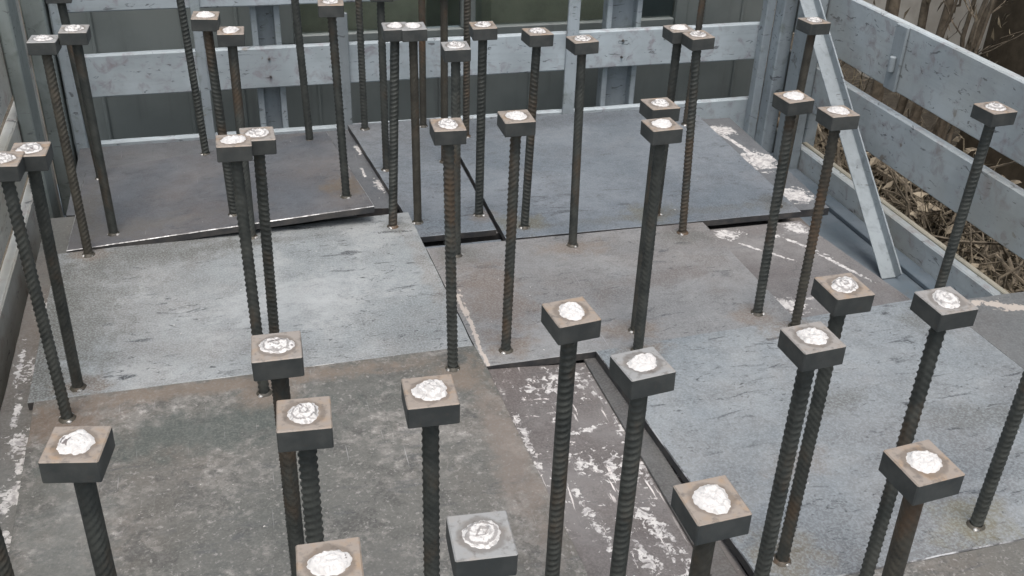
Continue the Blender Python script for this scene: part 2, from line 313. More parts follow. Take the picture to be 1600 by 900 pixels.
def daub():
    n = NT('white_daub'); rd = n.rand(); v = n.obj()
    p = n.t.nodes.new('ShaderNodeVectorMath'); p.operation = 'ADD'; n.link(v, p.inputs[0])
    cb = n.t.nodes.new('ShaderNodeCombineXYZ'); n.link(n.math('MULTIPLY', rd, 3.0), cb.inputs[0]); n.link(n.math('MULTIPLY', rd, 1.9), cb.inputs[1]); n.link(cb.outputs[0], p.inputs[1])
    q = p.outputs[0]
    sw = n.noise(q, 62, 4, .6, 2.6); bare = n.math('ADD', n.noise(q, 48, 3, .6, .6), n.math('MULTIPLY', n.ramp(rd, .35, 1.0), .05))
    c = n.mix(n.math('MULTIPLY', n.ramp(sw, .50, .62), n.ramp(rd, .1, .9, .25, .85)), (.56, .55, .53), (.27, .26, .25))
    c = n.mix(n.math('MULTIPLY', n.ramp(bare, .66, .69), .95), c, (.13, .115, .11))
    ln_ = n.t.nodes.new('ShaderNodeVectorMath'); ln_.operation = 'LENGTH'; n.link(n.map(v, scale=(52, 60, 0)), ln_.inputs[0])
    rg_ = n.math('SINE', n.math('ADD', n.math('MULTIPLY', ln_.outputs['Value'], 12.5), n.math('MULTIPLY', n.noise(q, 75, 4, .6, .8), 9.0)))
    thin = n.math('MULTIPLY', n.ramp(rg_, .35, .85), n.ramp(rd, .30, .70, .0, .85))       # brushed thin: metal shows between the strokes
    c = n.mix(thin, c, (.21, .20, .19))
    n.bump(n.math('ADD', sw, n.math('ADD', n.math('MULTIPLY', rg_, .25), n.noise(q, 300, 3, .6))), .6, .0016)
    return n.out(c, .5)
M['daub'] = daub()
def bead():
    n = NT('weld_bead'); c = n.mix(n.ramp(n.noise(n.pos, 170, 4, .6), .4, .6), (.20, .20, .19), (.55, .55, .53)); return n.out(c, .4, .35)
M['bead'] = bead()
M['board'] = paint_wood('board', (.37, .425, .45), (.20, .165, .18))
M['board_side'] = paint_wood('board_side', (.37, .415, .43), (.20, .165, .17), grain_axis='y', warm=.35)
M['board_left'] = paint_wood('board_left', (.45, .455, .42), (.25, .18, .16), grain_axis='y', warm=.6)
M['board_raw'] = paint_wood('board_raw', (.40, .375, .30), (.24, .22, .17), grain_axis='y', warm=.5)
M['post'] = paint_wood('post', (.30, .345, .37), (.16, .19, .165), grain_axis='z')
M['post_green'] = paint_wood('post_green', (.20, .23, .22), (.12, .14, .132), grain_axis='z')
M['brace'] = paint_wood('brace', (.25, .285, .30), (.14, .16, .17), wear=(.10, .10, .10), grain_axis='z')
def bedfloor():
    n = NT('bed_floor'); c = n.mix(n.ramp(n.noise(n.pos, 5, 6, .6), .35, .7), (.09, .118, .14), (.145, .172, .195))
    c = n.mix(n.math('MULTIPLY', n.ramp(n.noise(n.pos, 30, 6, .7), .55, .7), .6), c, (.09, .10, .105)); n.bump(n.noise(n.pos, 60, 4, .6), .3, .002); return n.out(c, .65)
M['bed_floor'] = bedfloor()
def cabpaint():
    n = NT('cab_paint'); c = n.mix(n.ramp(n.noise(n.pos, 3, 5, .6), .3, .7), (.13, .152, .15), (.18, .205, .20))
    c = n.mix(n.math('MULTIPLY', n.ramp(n.noise(n.map(n.pos, scale=(20, 20, 2)), 1.0, 5, .6), .5, .75), .5), c, (.09, .10, .10)); n.bump(n.noise(n.pos, 40, 4, .6), .15, .002); return n.out(c, .55)
M['cab'] = cabpaint()
def simple(name, a, b, sc=20, rough=.7, metal=0.0, bump=.2):
    n = NT(name); c = n.mix(n.ramp(n.noise(n.pos, sc, 6, .62), .32, .68), a, b); n.bump(n.noise(n.pos, sc * 4, 4, .6), bump, .003); return n.out(c, rough, metal)
M['rubber'] = simple('rubber', (.012, .013, .013), (.03, .03, .03), 30, .7)
M['inside'] = simple('cab_inside', (.30, .33, .27), (.45, .48, .40), 6, .8)
def glass():
    n = NT('window_glass'); n.b.inputs['Transmission Weight'].default_value = 1.0; n.b.inputs['IOR'].default_value = 1.45
    return n.out((.86, .90, .86), .06)
M['glass'] = glass()
M['timber'] = paint_wood('timber', (.28, .22, .15), (.16, .12, .08))
M['bolt'] = simple('bolt', (.06, .06, .06), (.13, .12, .11), 80, .5, .4)
def dirt():
    n = NT('dirt'); c = n.mix(n.ramp(n.noise(n.pos, 3, 8, .65), .35, .7), (.045, .037, .026), (.10, .085, .062))
    c = n.mix(n.math('MULTIPLY', n.ramp(n.noise(n.pos, 26, 6, .7), .5, .68), .6), c, (.15, .128, .095)); n.bump(n.noise(n.pos, 30, 7, .7), .8, .02); return n.out(c, .9)
M['dirt'] = dirt()
M['concrete'] = simple('concrete', (.52, .48, .41), (.68, .64, .56), 7, .85)
M['brown_wall'] = simple('brown_wall', (.060, .047, .030), (.095, .076, .050), 22, .85)
M['straw'] = simple('straw', (.085, .07, .045), (.20, .172, .118), 25, .85)
M['twig'] = simple('twig', (.06, .05, .036), (.22, .185, .135), 14, .85)
M['leaf'] = simple('leaf', (.10, .08, .055), (.36, .31, .23), 9, .85)
M['bark'] = simple('bark', (.10, .082, .058), (.20, .165, .12), 35, .9)

# ------------------------------------------------------------------ ground and bank
def ground():
    bm = bmesh.new(); xs = [-150, -60, -20, -8, -3, -1.4, 0, 1.2, 2.0] + [2.2 + .16 * i for i in range(36)] + [12, 25, 60, 150]
    ys = [-150, -60, -20, -6] + [-2 + .2 * i for i in range(46)] + [12, 25, 60, 150]
    def h(x, y):
        k = max(0, min(1, (x - 1.75) / .5)); k = k * k * (3 - 2 * k)
        z = -1.30 + k * (.62 + .30 * min(1.2, max(0, x - 2.0)))
        z += (mnoise.noise(Vector((x * 2.1, y * 2.1, 0))) * .09 + mnoise.noise(Vector((x * 6, y * 6, 4))) * .035) * (k + .15)
        return z
    g = [[bm.verts.new((x, y, h(x, y))) for y in ys] for x in xs]
    for i in range(len(xs) - 1):
        for j in range(len(ys) - 1): bm.faces.new((g[i][j], g[i + 1][j], g[i + 1][j + 1], g[i][j + 1]))
    return tag(mesh_obj('ground', bm, M['dirt'], smooth=True), kind='structure'), h
_, gh = ground()

# ------------------------------------------------------------------ truck bed
FL = -.222                                     # top of the bed floor
XL, XR, YH = -.53, 1.90, 3.15                  # inner faces of side boards and headboard
truck = empty('flatbed_truck', (.7, 1.6, -1.30), 'truck with grey-blue painted slatted timber sides and headboard carrying the steel plates', 'truck')
def bolt(parent, x, y, z, axis, r=.008):
    bm = bmesh.new(); bmesh.ops.create_cone(bm, cap_ends=True, segments=8, radius1=r, radius2=r * .7, depth=.008)
    rot = {'-y': Matrix.Rotation(R(90), 4, 'X'), '+y': Matrix.Rotation(R(-90), 4, 'X'), '-x': Matrix.Rotation(R(-90), 4, 'Y'), '+x': Matrix.Rotation(R(90), 4, 'Y')}[axis]
    bmesh.ops.transform(bm, matrix=rot, verts=bm.verts)
    return mesh_obj('bolt', bm, M['bolt'], parent, Vector((x, y, z)) - parent_world(parent))
box_obj('bed_floor', XL - .06, XR + .06, -1.2, 3.30, FL - .04, FL, M['bed_floor'], truck, 0)
box_obj('floor_rail', XR - .055, XR - .004, -1.2, 3.05, FL + .001, FL + .016, M['bed_floor'], truck, .002)
for x0 in (.12, .95):
    box_obj('chassis_beam', x0, x0 + .09, -1.1, 4.6, FL - .24, FL - .041, M['cab'], truck, .004)
def wheel(x, y):
    bm = bmesh.new(); prof = [(.14, -.10), (.22, -.11), (.38, -.11), (.42, -.085), (.42, .085), (.38, .11), (.22, .11), (.14, .10)]; n = 28; rings = []
    for i in range(n):
        a = 2 * math.pi * i / n; rings.append([bm.verts.new((px, r * math.cos(a), r * math.sin(a))) for r, px in prof])
    for i in range(n):
        for k in range(len(prof) - 1): bm.faces.new((rings[i][k], rings[i][k + 1], rings[(i + 1) % n][k + 1], rings[(i + 1) % n][k]))
    o = mesh_obj('wheel', bm, M['rubber'], truck, Vector((x, y, -.88)) - parent_world(truck), True)
    bm = bmesh.new(); bmesh.ops.create_cone(bm, cap_ends=True, segments=20, radius1=.2, radius2=.16, depth=.14); bmesh.ops.transform(bm, matrix=Matrix.Rotation(R(90), 4, 'Y'), verts=bm.verts)
    mesh_obj('rim', bm, M['cab'], o)
for x in (-.30, 1.60):
    for y in (.2, 4.1): wheel(x, y)
for y in (.2, 4.1): box_obj('axle', -.30, 1.60, y - .04, y + .04, -.92, -.84, M['cab'], truck, .004)
for y in (.14, .20): box_obj('axle_hanger', .13, 1.03, y - .02, y + .03, -.845, FL - .235, M['cab'], truck, .004) if y == .14 else None

# right side boards
for i, (z0, z1) in enumerate(((-.218, -.132), (.003, .158), (.220, .415))):
    b = plank('board', 'y', -1.15, 3.10, XR, XR + .028, z0, z1, M['board_side'], truck, 11 + i)
box_obj('edge_batten', XR + .029, XR + .045, -1.1, 3.08, -.218, -.128, M['board_raw'], truck, .003)
for y in (2.98, .6, -.6): box_obj('side_post', XR + .029, XR + .075, y - .035, y + .035, FL - .03, .40, M['post'], truck, .004)
# hinge strap with pin on the upper board
st = box_obj('strap', XR - .010, XR - .0005, 2.475, 2.530, .222, .413, M['brace'], truck, .002)
bm = bmesh.new(); bmesh.ops.create_cone(bm, cap_ends=True, segments=12, radius1=.010, radius2=.010, depth=.045); bmesh.ops.bevel(bm, geom=bm.edges[:], offset=.002, segments=1, affect='EDGES')
mesh_obj('hinge_pin', bm, M['brace'], st, Vector((XR - .018, 2.50, .30)) - parent_world(st))
# corner posts at the right
box_obj('corner_post', 1.835, 1.885, 3.06, 3.12, FL, .70, M['post'], truck, .004)
box_obj('corner_post', 1.862, 1.897, 2.90, 3.02, FL, .70, M['brace'], truck, .004)
box_obj('corner_post', 1.80, 1.832, 3.11, 3.148, FL, .70, M['post'], truck, .003)

def angle_bar(name, p0, p1, side, up, w1, w2, t, mat, parent):
    p0, p1 = Vector(p0), Vector(p1); d = (p1 - p0).normalized(); s = (Vector(side) - Vector(side).dot(d) * d).normalized(); u = d.cross(s)
    if u.dot(Vector(up)) < 0: u = -u
    prof = [(0, 0), (w1, 0), (w1, t), (t, t), (t, w2), (0, w2)]; bm = bmesh.new()
    ra = [bm.verts.new(s * a + u * b) for a, b in prof]; rb = [bm.verts.new(p1 - p0 + s * a + u * b) for a, b in prof]
    for i in range(6): j = (i + 1) % 6; bm.faces.new((ra[i], ra[j], rb[j], rb[i]))
    bm.faces.new(ra[::-1]); bm.faces.new(rb); bmesh.ops.recalc_face_normals(bm, faces=bm.faces)
    bmesh.ops.bevel(bm, geom=bm.edges[:], offset=.0012, segments=1, affect='EDGES')
    return mesh_obj(name, bm, mat, parent, p0 - parent_world(parent))
br = angle_bar('diagonal_brace', (1.808, 2.165, FL), (1.790, 3.00, .565), (0, -.68, .73), (-1, 0, 0), .034, .050, .005, M['brace'], truck)

# left side boards and posts
for i, (z0, z1) in enumerate(((-.218, -.008), (.050, .202), (.262, .47))):
    plank('board', 'y', -1.15, 3.10, XL - .028, XL, z0, z1, M['board_left'], truck, 31 + i)
for y in (.5, 1.5): box_obj('side_post', XL - .075, XL - .029, y - .035, y + .035, FL - .03, .47, M['post_green'], truck, .004)
box_obj('side_post', XL + .001, XL + .035, 2.76, 2.88, FL, .75, M['post_green'], truck, .004)
box_obj('side_post', XL + .001, XL + .018, 2.93, 3.02, FL, .75, M['board_left'], truck, .003)
box_obj('corner_post', XL + .012, XL + .070, 3.06, 3.148, FL, .75, M['post_green'], truck, .004)
box_obj('corner_post', XL + .078, XL + .112, 3.09, 3.148, FL, .75, M['post'], truck, .004)
box_obj('side_strip', XL + .001, XL + .030, 2.35, 2.75, FL, -.16, M['post_green'], truck, .003)

# headboard
for i, (z0, z1) in enumerate(((-.218, -.032), (.112, .240), (.366, .56))):
    b = plank('board', 'x', XL + .03, 1.83, YH, YH + .026, z0, z1, M['board'], truck, 51 + i)
    for x in (.138, 1.30) if i else ():
        for dz in (.28, .72): bolt(b, x, YH - .002, z0 + (z1 - z0) * dz, '-y', .005)
def channel_post(x0, x1, y0, depth, z0, z1, t=.018):
    bm = bmesh.new()
    prof = [(x0, y0), (x0 + t, y0), (x0 + t, y0 + depth - .006), (x1 - t, y0 + depth - .006), (x1 - t, y0), (x1, y0), (x1, y0 + depth), (x0, y0 + depth)]
    o = Vector(((x0 + x1) / 2, y0, z0))
    a = [bm.verts.new(Vector((x, y, z0)) - o) for x, y in prof]; b = [bm.verts.new(Vector((x, y, z1)) - o) for x, y in prof]
    for i in range(8): j = (i + 1) % 8; bm.faces.new((a[i], a[j], b[j], b[i]))
    bm.faces.new(a); bm.faces.new(b); bmesh.ops.recalc_face_normals(bm, faces=bm.faces)
    bmesh.ops.bevel(bm, geom=[e for e in bm.edges if abs((e.verts[0].co - e.verts[1].co).z) > .1], offset=.002, segments=1, affect='EDGES')
    return mesh_obj('channel_post', bm, M['post'], truck, o - parent_world(truck))
channel_post(.095, .182, YH + .028, .045, FL, .72)
channel_post(1.248, 1.372, YH + .028, .045, FL, .72)
box_obj('flat_bar', .345, .382, YH - .014, YH - .001, FL, .338, M['brace'], truck, .0015)
box_obj('flat_bar', 1.098, 1.138, YH - .012, YH - .001, FL, .70, M['post'], truck, .0015)
box_obj('flat_bar', -.075, -.048, YH - .010, YH - .001, FL, .70, M['post'], truck, .0015)

# cab back behind the headboard
YC = 3.40
box_obj('cab_wall', XL + .02, 1.97, YC, YC + .05, -.60, .17, M['cab'], truck, 0)
cabw = box_obj('cab_wall', XL + .02, .19, YC, YC + .05, .171, 1.05, M['cab'], truck, 0)
box_obj('cab_wall', 1.64, 1.97, YC, YC + .05, .171, 1.05, M['cab'], truck, 0)
box_obj('cab_roof', XL + .02, 1.97, YC - .02, YC + 1.3, 1.051, 1.10, M['cab'], truck, .01)
box_obj('cab_side', XL + .02, XL + .06, YC + .051, YC + 1.3, -.60, 1.05, M['cab'], truck, 0)
box_obj('cab_side', 1.93, 1.97, YC + .051, YC + 1.3, -.60, 1.05, M['cab'], truck, 0)
box_obj('cab_floor', XL + .06, 1.93, YC + .051, YC + 1.3, -.62, -.56, M['inside'], truck, 0)
box_obj('cab_front', XL + .02, 1.97, YC + 1.301, YC + 1.34, -.60, .02, M['inside'], truck, 0)
for x in (-.39, -.12, .05, .30, .72, 1.05, 1.42, 1.70, 1.86): box_obj('panel_rib', x, x + .012, YC - .008, YC - .0005, -.58, .165 if .19 < x < 1.6 else 1.04, M['cab'], truck, .003)
wf = box_obj('window_frame', .19, .235, YC - .012, YC + .03, .172, 1.05, M['cab'], truck, .004)
for (a, b, c, d) in ((.236, 1.59, .172, .20), (.236, 1.59, 1.01, 1.05)): box_obj('frame_bar', a, b, YC - .012, YC + .03, c, d, M['cab'], wf, .003)
for x in (.80, 1.595): box_obj('frame_bar', x, x + .05 if x < 1 else x + .045, YC - .012, YC + .03, .201 if x < 1 else .172, 1.009 if x < 1 else 1.05, M['cab'], wf, .003)
box_obj('window_pane', .237, .798, YC + .008, YC + .013, .202, 1.008, M['glass'], truck, 0)
box_obj('window_pane', .852, 1.593, YC + .008, YC + .013, .202, 1.008, M['glass'], truck, 0)
for x0, x1 in ((.12, .72), (.92, 1.5)):
    s_ = box_obj('seat_back', x0, x1, YC + .16, YC + .30, -.40, .42, M['inside'], truck, .03)
    box_obj('seat_cushion', x0, x1, YC + .301, YC + .75, -.40, -.22, M['inside'], s_, .03)

# ------------------------------------------------------------------ the studs: rebar, end plate, white daub, base weld
LR = .52; CAP = .0595; CAPH = .029
def rebar_mesh(name, slant, pitch, r0=.0096, h=.0017, seg=22):
    bm = bmesh.new(); n = int((LR - .006) / pitch * 6); rings = []
    for i in range(n + 1):
        z = (LR - .006) * i / n; ring = []
        for k in range(seg):
            a = 2 * math.pi * k / seg; half = (a % math.pi) / math.pi
            cres = max(0.0, math.sin(half * math.pi)) ** .55
            ph = (z / pitch + slant * half * (1 if a < math.pi else -1)) % 1.0
            rib = max(0.0, 1 - abs(ph - .5) / .26)
            lon = max(0.0, 1 - min(half, 1 - half) / .07)
            r = r0 + h * max(min(1.0, rib * 1.5) * cres, lon * .9)
            ring.append(bm.verts.new((r * math.cos(a), r * math.sin(a), z)))
        rings.append(ring)
    for i in range(n):
        for k in range(seg): k2 = (k + 1) % seg; bm.faces.new((rings[i][k], rings[i][k2], rings[i + 1][k2], rings[i + 1][k]))
    bm.faces.new(rings[-1]); me = bpy.data.meshes.new(name); bm.to_mesh(me); bm.free(); return me
RB = [rebar_mesh('rebar', 3.1, .0112), rebar_mesh('rebar', .9, .0108), rebar_mesh('rebar', 2.4, .0112)]
RBM = []
for me in RB:
    a = me.copy(); me.materials.append(M['rebar_black']); a.materials.append(M['rebar_brown']); RBM.append((me, a))
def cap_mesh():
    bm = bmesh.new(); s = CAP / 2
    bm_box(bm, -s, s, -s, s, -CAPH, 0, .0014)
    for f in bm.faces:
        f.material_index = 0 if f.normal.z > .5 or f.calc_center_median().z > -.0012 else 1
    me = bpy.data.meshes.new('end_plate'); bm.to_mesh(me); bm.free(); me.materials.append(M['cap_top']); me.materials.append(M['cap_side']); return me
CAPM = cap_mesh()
def daub_mesh(seed, rad=.0196):
    rnd = random.Random(seed); bm = bmesh.new(); n = 40; m = 8; ph = [rnd.uniform(0, 6.28) for _ in range(6)]; am = [rnd.uniform(.0, 1) for _ in range(6)]
    el = rnd.uniform(.88, 1.0); rows = []
    ctr = None
    for j in range(1, m + 1):
        row = []
        for i in range(n):
            a = 2 * math.pi * i / n; e = 1 + .09 * am[0] * math.sin(2 * a + ph[0]) + .08 * am[1] * math.sin(3 * a + ph[1]) + .06 * am[2] * math.sin(5 * a + ph[2]) + .05 * am[3] * math.sin(9 * a + ph[3]) + .035 * math.sin(14 * a + ph[4])
            t = j / m; r = rad * e * t
            x, y = r * math.cos(a), r * math.sin(a) * el
            z = .0050 * (1 - t ** 3) + .0020 * mnoise.noise(Vector((x * 190, y * 190, seed * 5.0))) + .0011 * mnoise.noise(Vector((x * 420, y * 420, seed))) + .0013 * math.sin(t * 14 + a * 1 + ph[5])
            if j == m: z = -.0004
            row.append(bm.verts.new((x, y, max(z, .0003) if j < m else z)))
        rows.append(row)
    ctr = bm.verts.new((0, 0, .0045))
    for i in range(n): bm.faces.new((ctr, rows[0][i], rows[0][(i + 1) % n]))
    for j in range(m - 1):
        for i in range(n): k = (i + 1) % n; bm.faces.new((rows[j][i], rows[j + 1][i], rows[j + 1][k], rows[j][k]))
    me = bpy.data.meshes.new('white_daub'); bm.to_mesh(me); bm.free(); me.materials.append(M['daub']); me.shade_smooth(); return me
DAUB = [daub_mesh(s) for s in range(1, 9)]
def bead_mesh(seed):
    rnd = random.Random(seed); bm = bmesh.new(); a0 = rnd.uniform(0, 6.28)
    for k in range(3):
        a = a0 + k * 2.1 + rnd.uniform(-.4, .4); r = bmesh.ops.create_icosphere(bm, subdivisions=2, radius=1.0)
        s = rnd.uniform(.0026, .0052)
        for v in r['verts']:
            q = v.co * (1 + .3 * mnoise.noise(v.co * 2 + Vector((seed, k, 0)))); v.co = Vector((q.x * s * 1.25 + .0122 * math.cos(a), q.y * s * 1.25 + .0122 * math.sin(a), max(q.z, -.3) * s * .8 + .0005))
    nn = 18; rr = [[], [], []]
    for k in range(nn):
        a = 6.2832 * k / nn; f_ = 1 + .35 * mnoise.noise(Vector((math.cos(a) * 1.6, math.sin(a) * 1.6, seed * 2.0)))
        for q_, (rad_, zz) in enumerate(((.0108, .0052 * f_), (.0108 + .0026 * f_, .0032 * f_), (.0108 + .0052 * f_, -.0003))): rr[q_].append(bm.verts.new((rad_ * math.cos(a), rad_ * math.sin(a), zz)))
    for q_ in range(2):
        for k in range(nn): bm.faces.new((rr[q_][k], rr[q_ + 1][k], rr[q_ + 1][(k + 1) % nn], rr[q_][(k + 1) % nn]))
    bm.faces.ensure_lookup_table()
    for f in bm.faces[len(bm.faces) - 2 * nn:]: f.material_index = 1
    me = bpy.data.meshes.new('base_weld'); bm.to_mesh(me); bm.free(); me.materials.append(M['bead']); me.materials.append(M['rebar_brown']); me.shade_smooth(); return me
BEAD = [bead_mesh(s) for s in range(1, 6)]
_n = [0]
def stud(parent, base, top, z0, yaw=0.0, brown=False, var=None, daub=None):
    """base, top: plan positions of the foot and of the head; z0: height of the plate top at the foot"""
    i = _n[0]; _n[0] += 1; rnd = random.Random(100 + i)
    b = Vector((base[0], base[1], z0)); t = Vector((top[0], top[1], z0 + LR)); d = (t - b).normalized()
    o = link_mesh('rebar', RBM[var if var is not None else i % 3][1 if brown else 0], None, parent, b - parent_world(parent), True)
    o.rotation_mode = 'QUATERNION'; q = Vector((0, 0, 1)).rotation_difference(d); spin = Matrix.Rotation(rnd.uniform(0, 6.28), 4, 'Z').to_quaternion(); o.rotation_quaternion = q @ spin
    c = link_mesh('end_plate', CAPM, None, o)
    c.rotation_mode = 'QUATERNION'
    c.location = (0, 0, LR)
    want = Matrix.Rotation(R(yaw + rnd.uniform(-2, 2)), 4, 'Z').to_quaternion() @ Matrix.Rotation(R(rnd.uniform(-1.6, 1.6)), 4, 'X').to_quaternion() @ Matrix.Rotation(R(rnd.uniform(-1.6, 1.6)), 4, 'Y').to_quaternion()
    c.rotation_quaternion = (q @ spin).inverted() @ want
    dm = link_mesh('white_daub', DAUB[daub if daub is not None else rnd.randrange(8)], None, o)
    dm.rotation_mode = 'QUATERNION'; dm.rotation_quaternion = c.rotation_quaternion @ Matrix.Rotation(rnd.uniform(0, 6.28), 4, 'Z').to_quaternion()
    dm.location = Vector((0, 0, LR + .0001)); s = rnd.uniform(.92, 1.1); dm.scale = (s, s, 1)
    w_ = link_mesh('base_weld', BEAD[i % 5], None, o)
    w_.rotation_mode = 'QUATERNION'; w_.rotation_quaternion = (q @ spin).inverted()
    return o

# ------------------------------------------------------------------ plates
def plate(name, corners, thick, mat, label, studs=(), seed=0, cat='steel plate', group=None, lip=False):
    cx = sum(c[0] for c in corners) / len(corners); cy = sum(c[1] for c in corners) / len(corners); z = min(c[2] for c in corners) - thick
    e = empty(name, (cx, cy, z), label, cat, group) if studs else None
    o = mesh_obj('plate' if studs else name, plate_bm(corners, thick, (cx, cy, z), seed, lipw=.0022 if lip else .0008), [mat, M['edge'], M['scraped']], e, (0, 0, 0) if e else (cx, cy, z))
    for f in o.data.polygons:
        if abs(f.normal.z) < .5: f.material_index = 1
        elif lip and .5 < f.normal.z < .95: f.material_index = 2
    if not studs: tag(o, label, cat, group)
    for s in studs: stud(e, *s)
    return e or o
def flat(pts, z): return [(x, y, z) for x, y in pts]
G = 'anchor plates with upright headed rebar studs'
T = .018
# supports (mostly hidden under the load)
for k, (x0, x1, y0, y1) in enumerate(((-.44, -.34, .55, 2.95), (.02, .12, .55, 2.95), (.50, .60, .55, 2.95), (.95, 1.05, .55, 2.95), (1.36, 1.46, .55, 2.95))):
    tag(plank('timber_bearer', 'y', y0, y1, x0, x1, FL + .001, -.063, M['timber'], None, 70 + k), ['leftmost', 'second from left', 'middle', 'fourth from left', 'rightmost'][k] + ' squared timber bearer of the five under the plates', 'timber', 'timber bearers under the plates')
tag(plank('timber_bearer', 'y', 1.00, 1.66, 1.63, 1.73, FL + .001, -.019, M['timber'], None, 77), 'squared timber bearer under the plate at the right side boards', 'timber', None)
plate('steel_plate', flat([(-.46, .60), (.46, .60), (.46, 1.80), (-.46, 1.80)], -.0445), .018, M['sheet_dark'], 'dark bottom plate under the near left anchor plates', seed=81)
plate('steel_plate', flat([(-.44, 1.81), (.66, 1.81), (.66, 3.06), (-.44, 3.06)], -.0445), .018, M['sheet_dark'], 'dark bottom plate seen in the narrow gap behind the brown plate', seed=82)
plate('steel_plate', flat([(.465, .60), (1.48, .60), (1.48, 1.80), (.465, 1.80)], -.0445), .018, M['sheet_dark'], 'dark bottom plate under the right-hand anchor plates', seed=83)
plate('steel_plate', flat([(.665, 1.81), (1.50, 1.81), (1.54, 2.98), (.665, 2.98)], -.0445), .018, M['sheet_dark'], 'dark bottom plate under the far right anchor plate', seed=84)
# middle layer
plate('steel_plate', flat([(-.483, 1.02), (.30, 1.02), (.30, 2.62), (-.487, 2.62)], -.0205), .0235, M['sheet_paint_left'], 'grey plate edge with white paint blots along the left side boards', seed=1)
plate('steel_plate', flat([(-.44, 2.63), (.415, 2.50), (.44, 3.09), (-.44, 3.09)], -.0205), .0235, M['sheet_far_strip'], 'dark strip of plate with small white blots left of the narrow far plate', seed=2)
plate('steel_plate', [(.40, .64, -.0195), (.735, .64, -.026), (.735, 1.683, -.026), (.458, 1.683, -.0065), (.478, .98, -.0195)], .0175, M['sheet_paint_strip'], 'dark plate covered in white paint splashes and streaks between two large plates', seed=3)
plate('steel_plate', flat([(.80, 1.02), (1.535, 1.02), (1.528, 1.748), (1.474, 2.20), (.80, 2.20)], -.0205), .0235, M['sheet_paint_right'], 'brown grey plate with white paint marks beside the diagonal brace', seed=4)
plate('steel_plate', flat([(.50, 2.305), (1.60, 2.255), (1.635, 2.96), (.50, 2.98)], -.0205), .0235, M['sheet_paint_far'], 'dark plate edge with white paint blots sticking out right of the far blue plate', seed=5)
tag(box_obj('steel_bar', .442, .643, 2.232, 2.262, -.0443, -.0200, M['sheet_blue_far'], None, .001), 'grey steel bar lying in the narrow gap behind the brown plate', 'steel bar')
tag(box_obj('steel_bar', .672, .715, 1.0, 1.705, -.0232, -.0155, M['sheet_dark'], None, .001), 'thin dark steel bar under the left edge of the large blue plate', 'steel bar')
plate('steel_plate', flat([(1.577, .98), (1.885, .98), (1.885, 1.70), (1.5575, 1.70)], .002), .018, M['sheet_swirl'], 'grey plate with a pale swirl mark against the right side boards', seed=6)

# upper plates with studs
plate('anchor_plate', flat([(-.432, 1.764), (.449, 1.768), (.432, 2.430), (.330, 2.425), (-.436, 2.376)], -.0013), T, M['sheet_pale'], 'pale grey anchor plate in the left middle with dark scuff marks', [
    ((-.343, 1.795), (-.329, 1.757), -.0013, -3), ((.040, 1.795), (.045, 1.755), -.0013, 2), ((-.362, 2.357), (-.373, 2.397), -.0013, -4, True), ((.022, 2.37), (.025, 2.392), -.0013, -3), ((.378, 2.355), (.399, 2.369), -.0013, -5)], 21, 'anchor plate', G)
plate('anchor_plate', flat([(-.405, .985), (.474, .985), (.4545, 1.7668), (-.42, 1.7630)], .0002), T, M['sheet_mottled'], 'mottled brown grey anchor plate nearest on the left with pale blotches', [
    ((-.354, 1.694), (-.366, 1.717), .0002, -4), ((.008, 1.694), (.003, 1.727), .0002, -2), ((.388, 1.695), (.385, 1.732), .0002, -3), ((-.335, 1.06), (-.335, 1.06), .0002, 0),
    ((.025, 1.05), (.025, 1.061), .0002, -3), ((.396, 1.05), (.399, 1.059), .0002, 6)], 22, 'anchor plate', G)
plate('anchor_plate', flat([(.4562, 1.6838), (.695, 1.686), (1.186, 1.7085), (1.186, 2.2070), (.4375, 2.2155), (.4505, 1.7685)], .0010), T, M['sheet_brown'], 'brown tinged anchor plate in the centre of the load', [
    ((.511, 1.732), (.519, 1.743), .001, 1), ((.810, 1.745), (.816, 1.758), .001, 2), ((1.112, 1.752), (1.102, 1.746), .001, 3), ((.503, 2.165), (.504, 2.190), .001, -2),
    ((.802, 2.155), (.805, 2.195), .001, 4), ((1.106, 2.160), (1.089, 2.179), .001, 3)], 23, 'anchor plate', G)
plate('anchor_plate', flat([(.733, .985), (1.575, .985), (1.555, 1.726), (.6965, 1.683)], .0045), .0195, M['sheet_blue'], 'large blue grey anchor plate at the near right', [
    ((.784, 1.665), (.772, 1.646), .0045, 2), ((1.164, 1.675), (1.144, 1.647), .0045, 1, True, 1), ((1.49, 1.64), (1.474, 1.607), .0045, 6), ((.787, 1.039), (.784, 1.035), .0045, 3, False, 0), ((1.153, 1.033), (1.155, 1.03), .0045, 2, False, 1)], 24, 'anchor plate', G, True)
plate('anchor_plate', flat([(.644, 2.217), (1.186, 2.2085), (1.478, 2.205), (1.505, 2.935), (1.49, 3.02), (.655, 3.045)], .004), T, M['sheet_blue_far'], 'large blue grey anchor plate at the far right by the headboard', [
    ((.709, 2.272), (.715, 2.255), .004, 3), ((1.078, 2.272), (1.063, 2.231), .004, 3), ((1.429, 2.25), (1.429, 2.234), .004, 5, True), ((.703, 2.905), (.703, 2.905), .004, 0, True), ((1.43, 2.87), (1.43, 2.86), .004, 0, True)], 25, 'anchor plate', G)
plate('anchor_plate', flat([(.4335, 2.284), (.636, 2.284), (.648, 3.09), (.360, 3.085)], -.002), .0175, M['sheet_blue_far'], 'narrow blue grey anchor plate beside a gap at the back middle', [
    ((.446, 2.367), (.440, 2.362), -.002, -3, True), ((.613, 2.376), (.607, 2.347), -.002, -3), ((.422, 2.716), (.420, 2.716), -.002, 0), ((.599, 2.738), (.597, 2.738), -.002, 0, True), ((.408, 3.04), (.405, 3.04), -.002, 0), ((.593, 3.03), (.593, 3.03), -.002, 0, True)], 26, 'anchor plate', G)
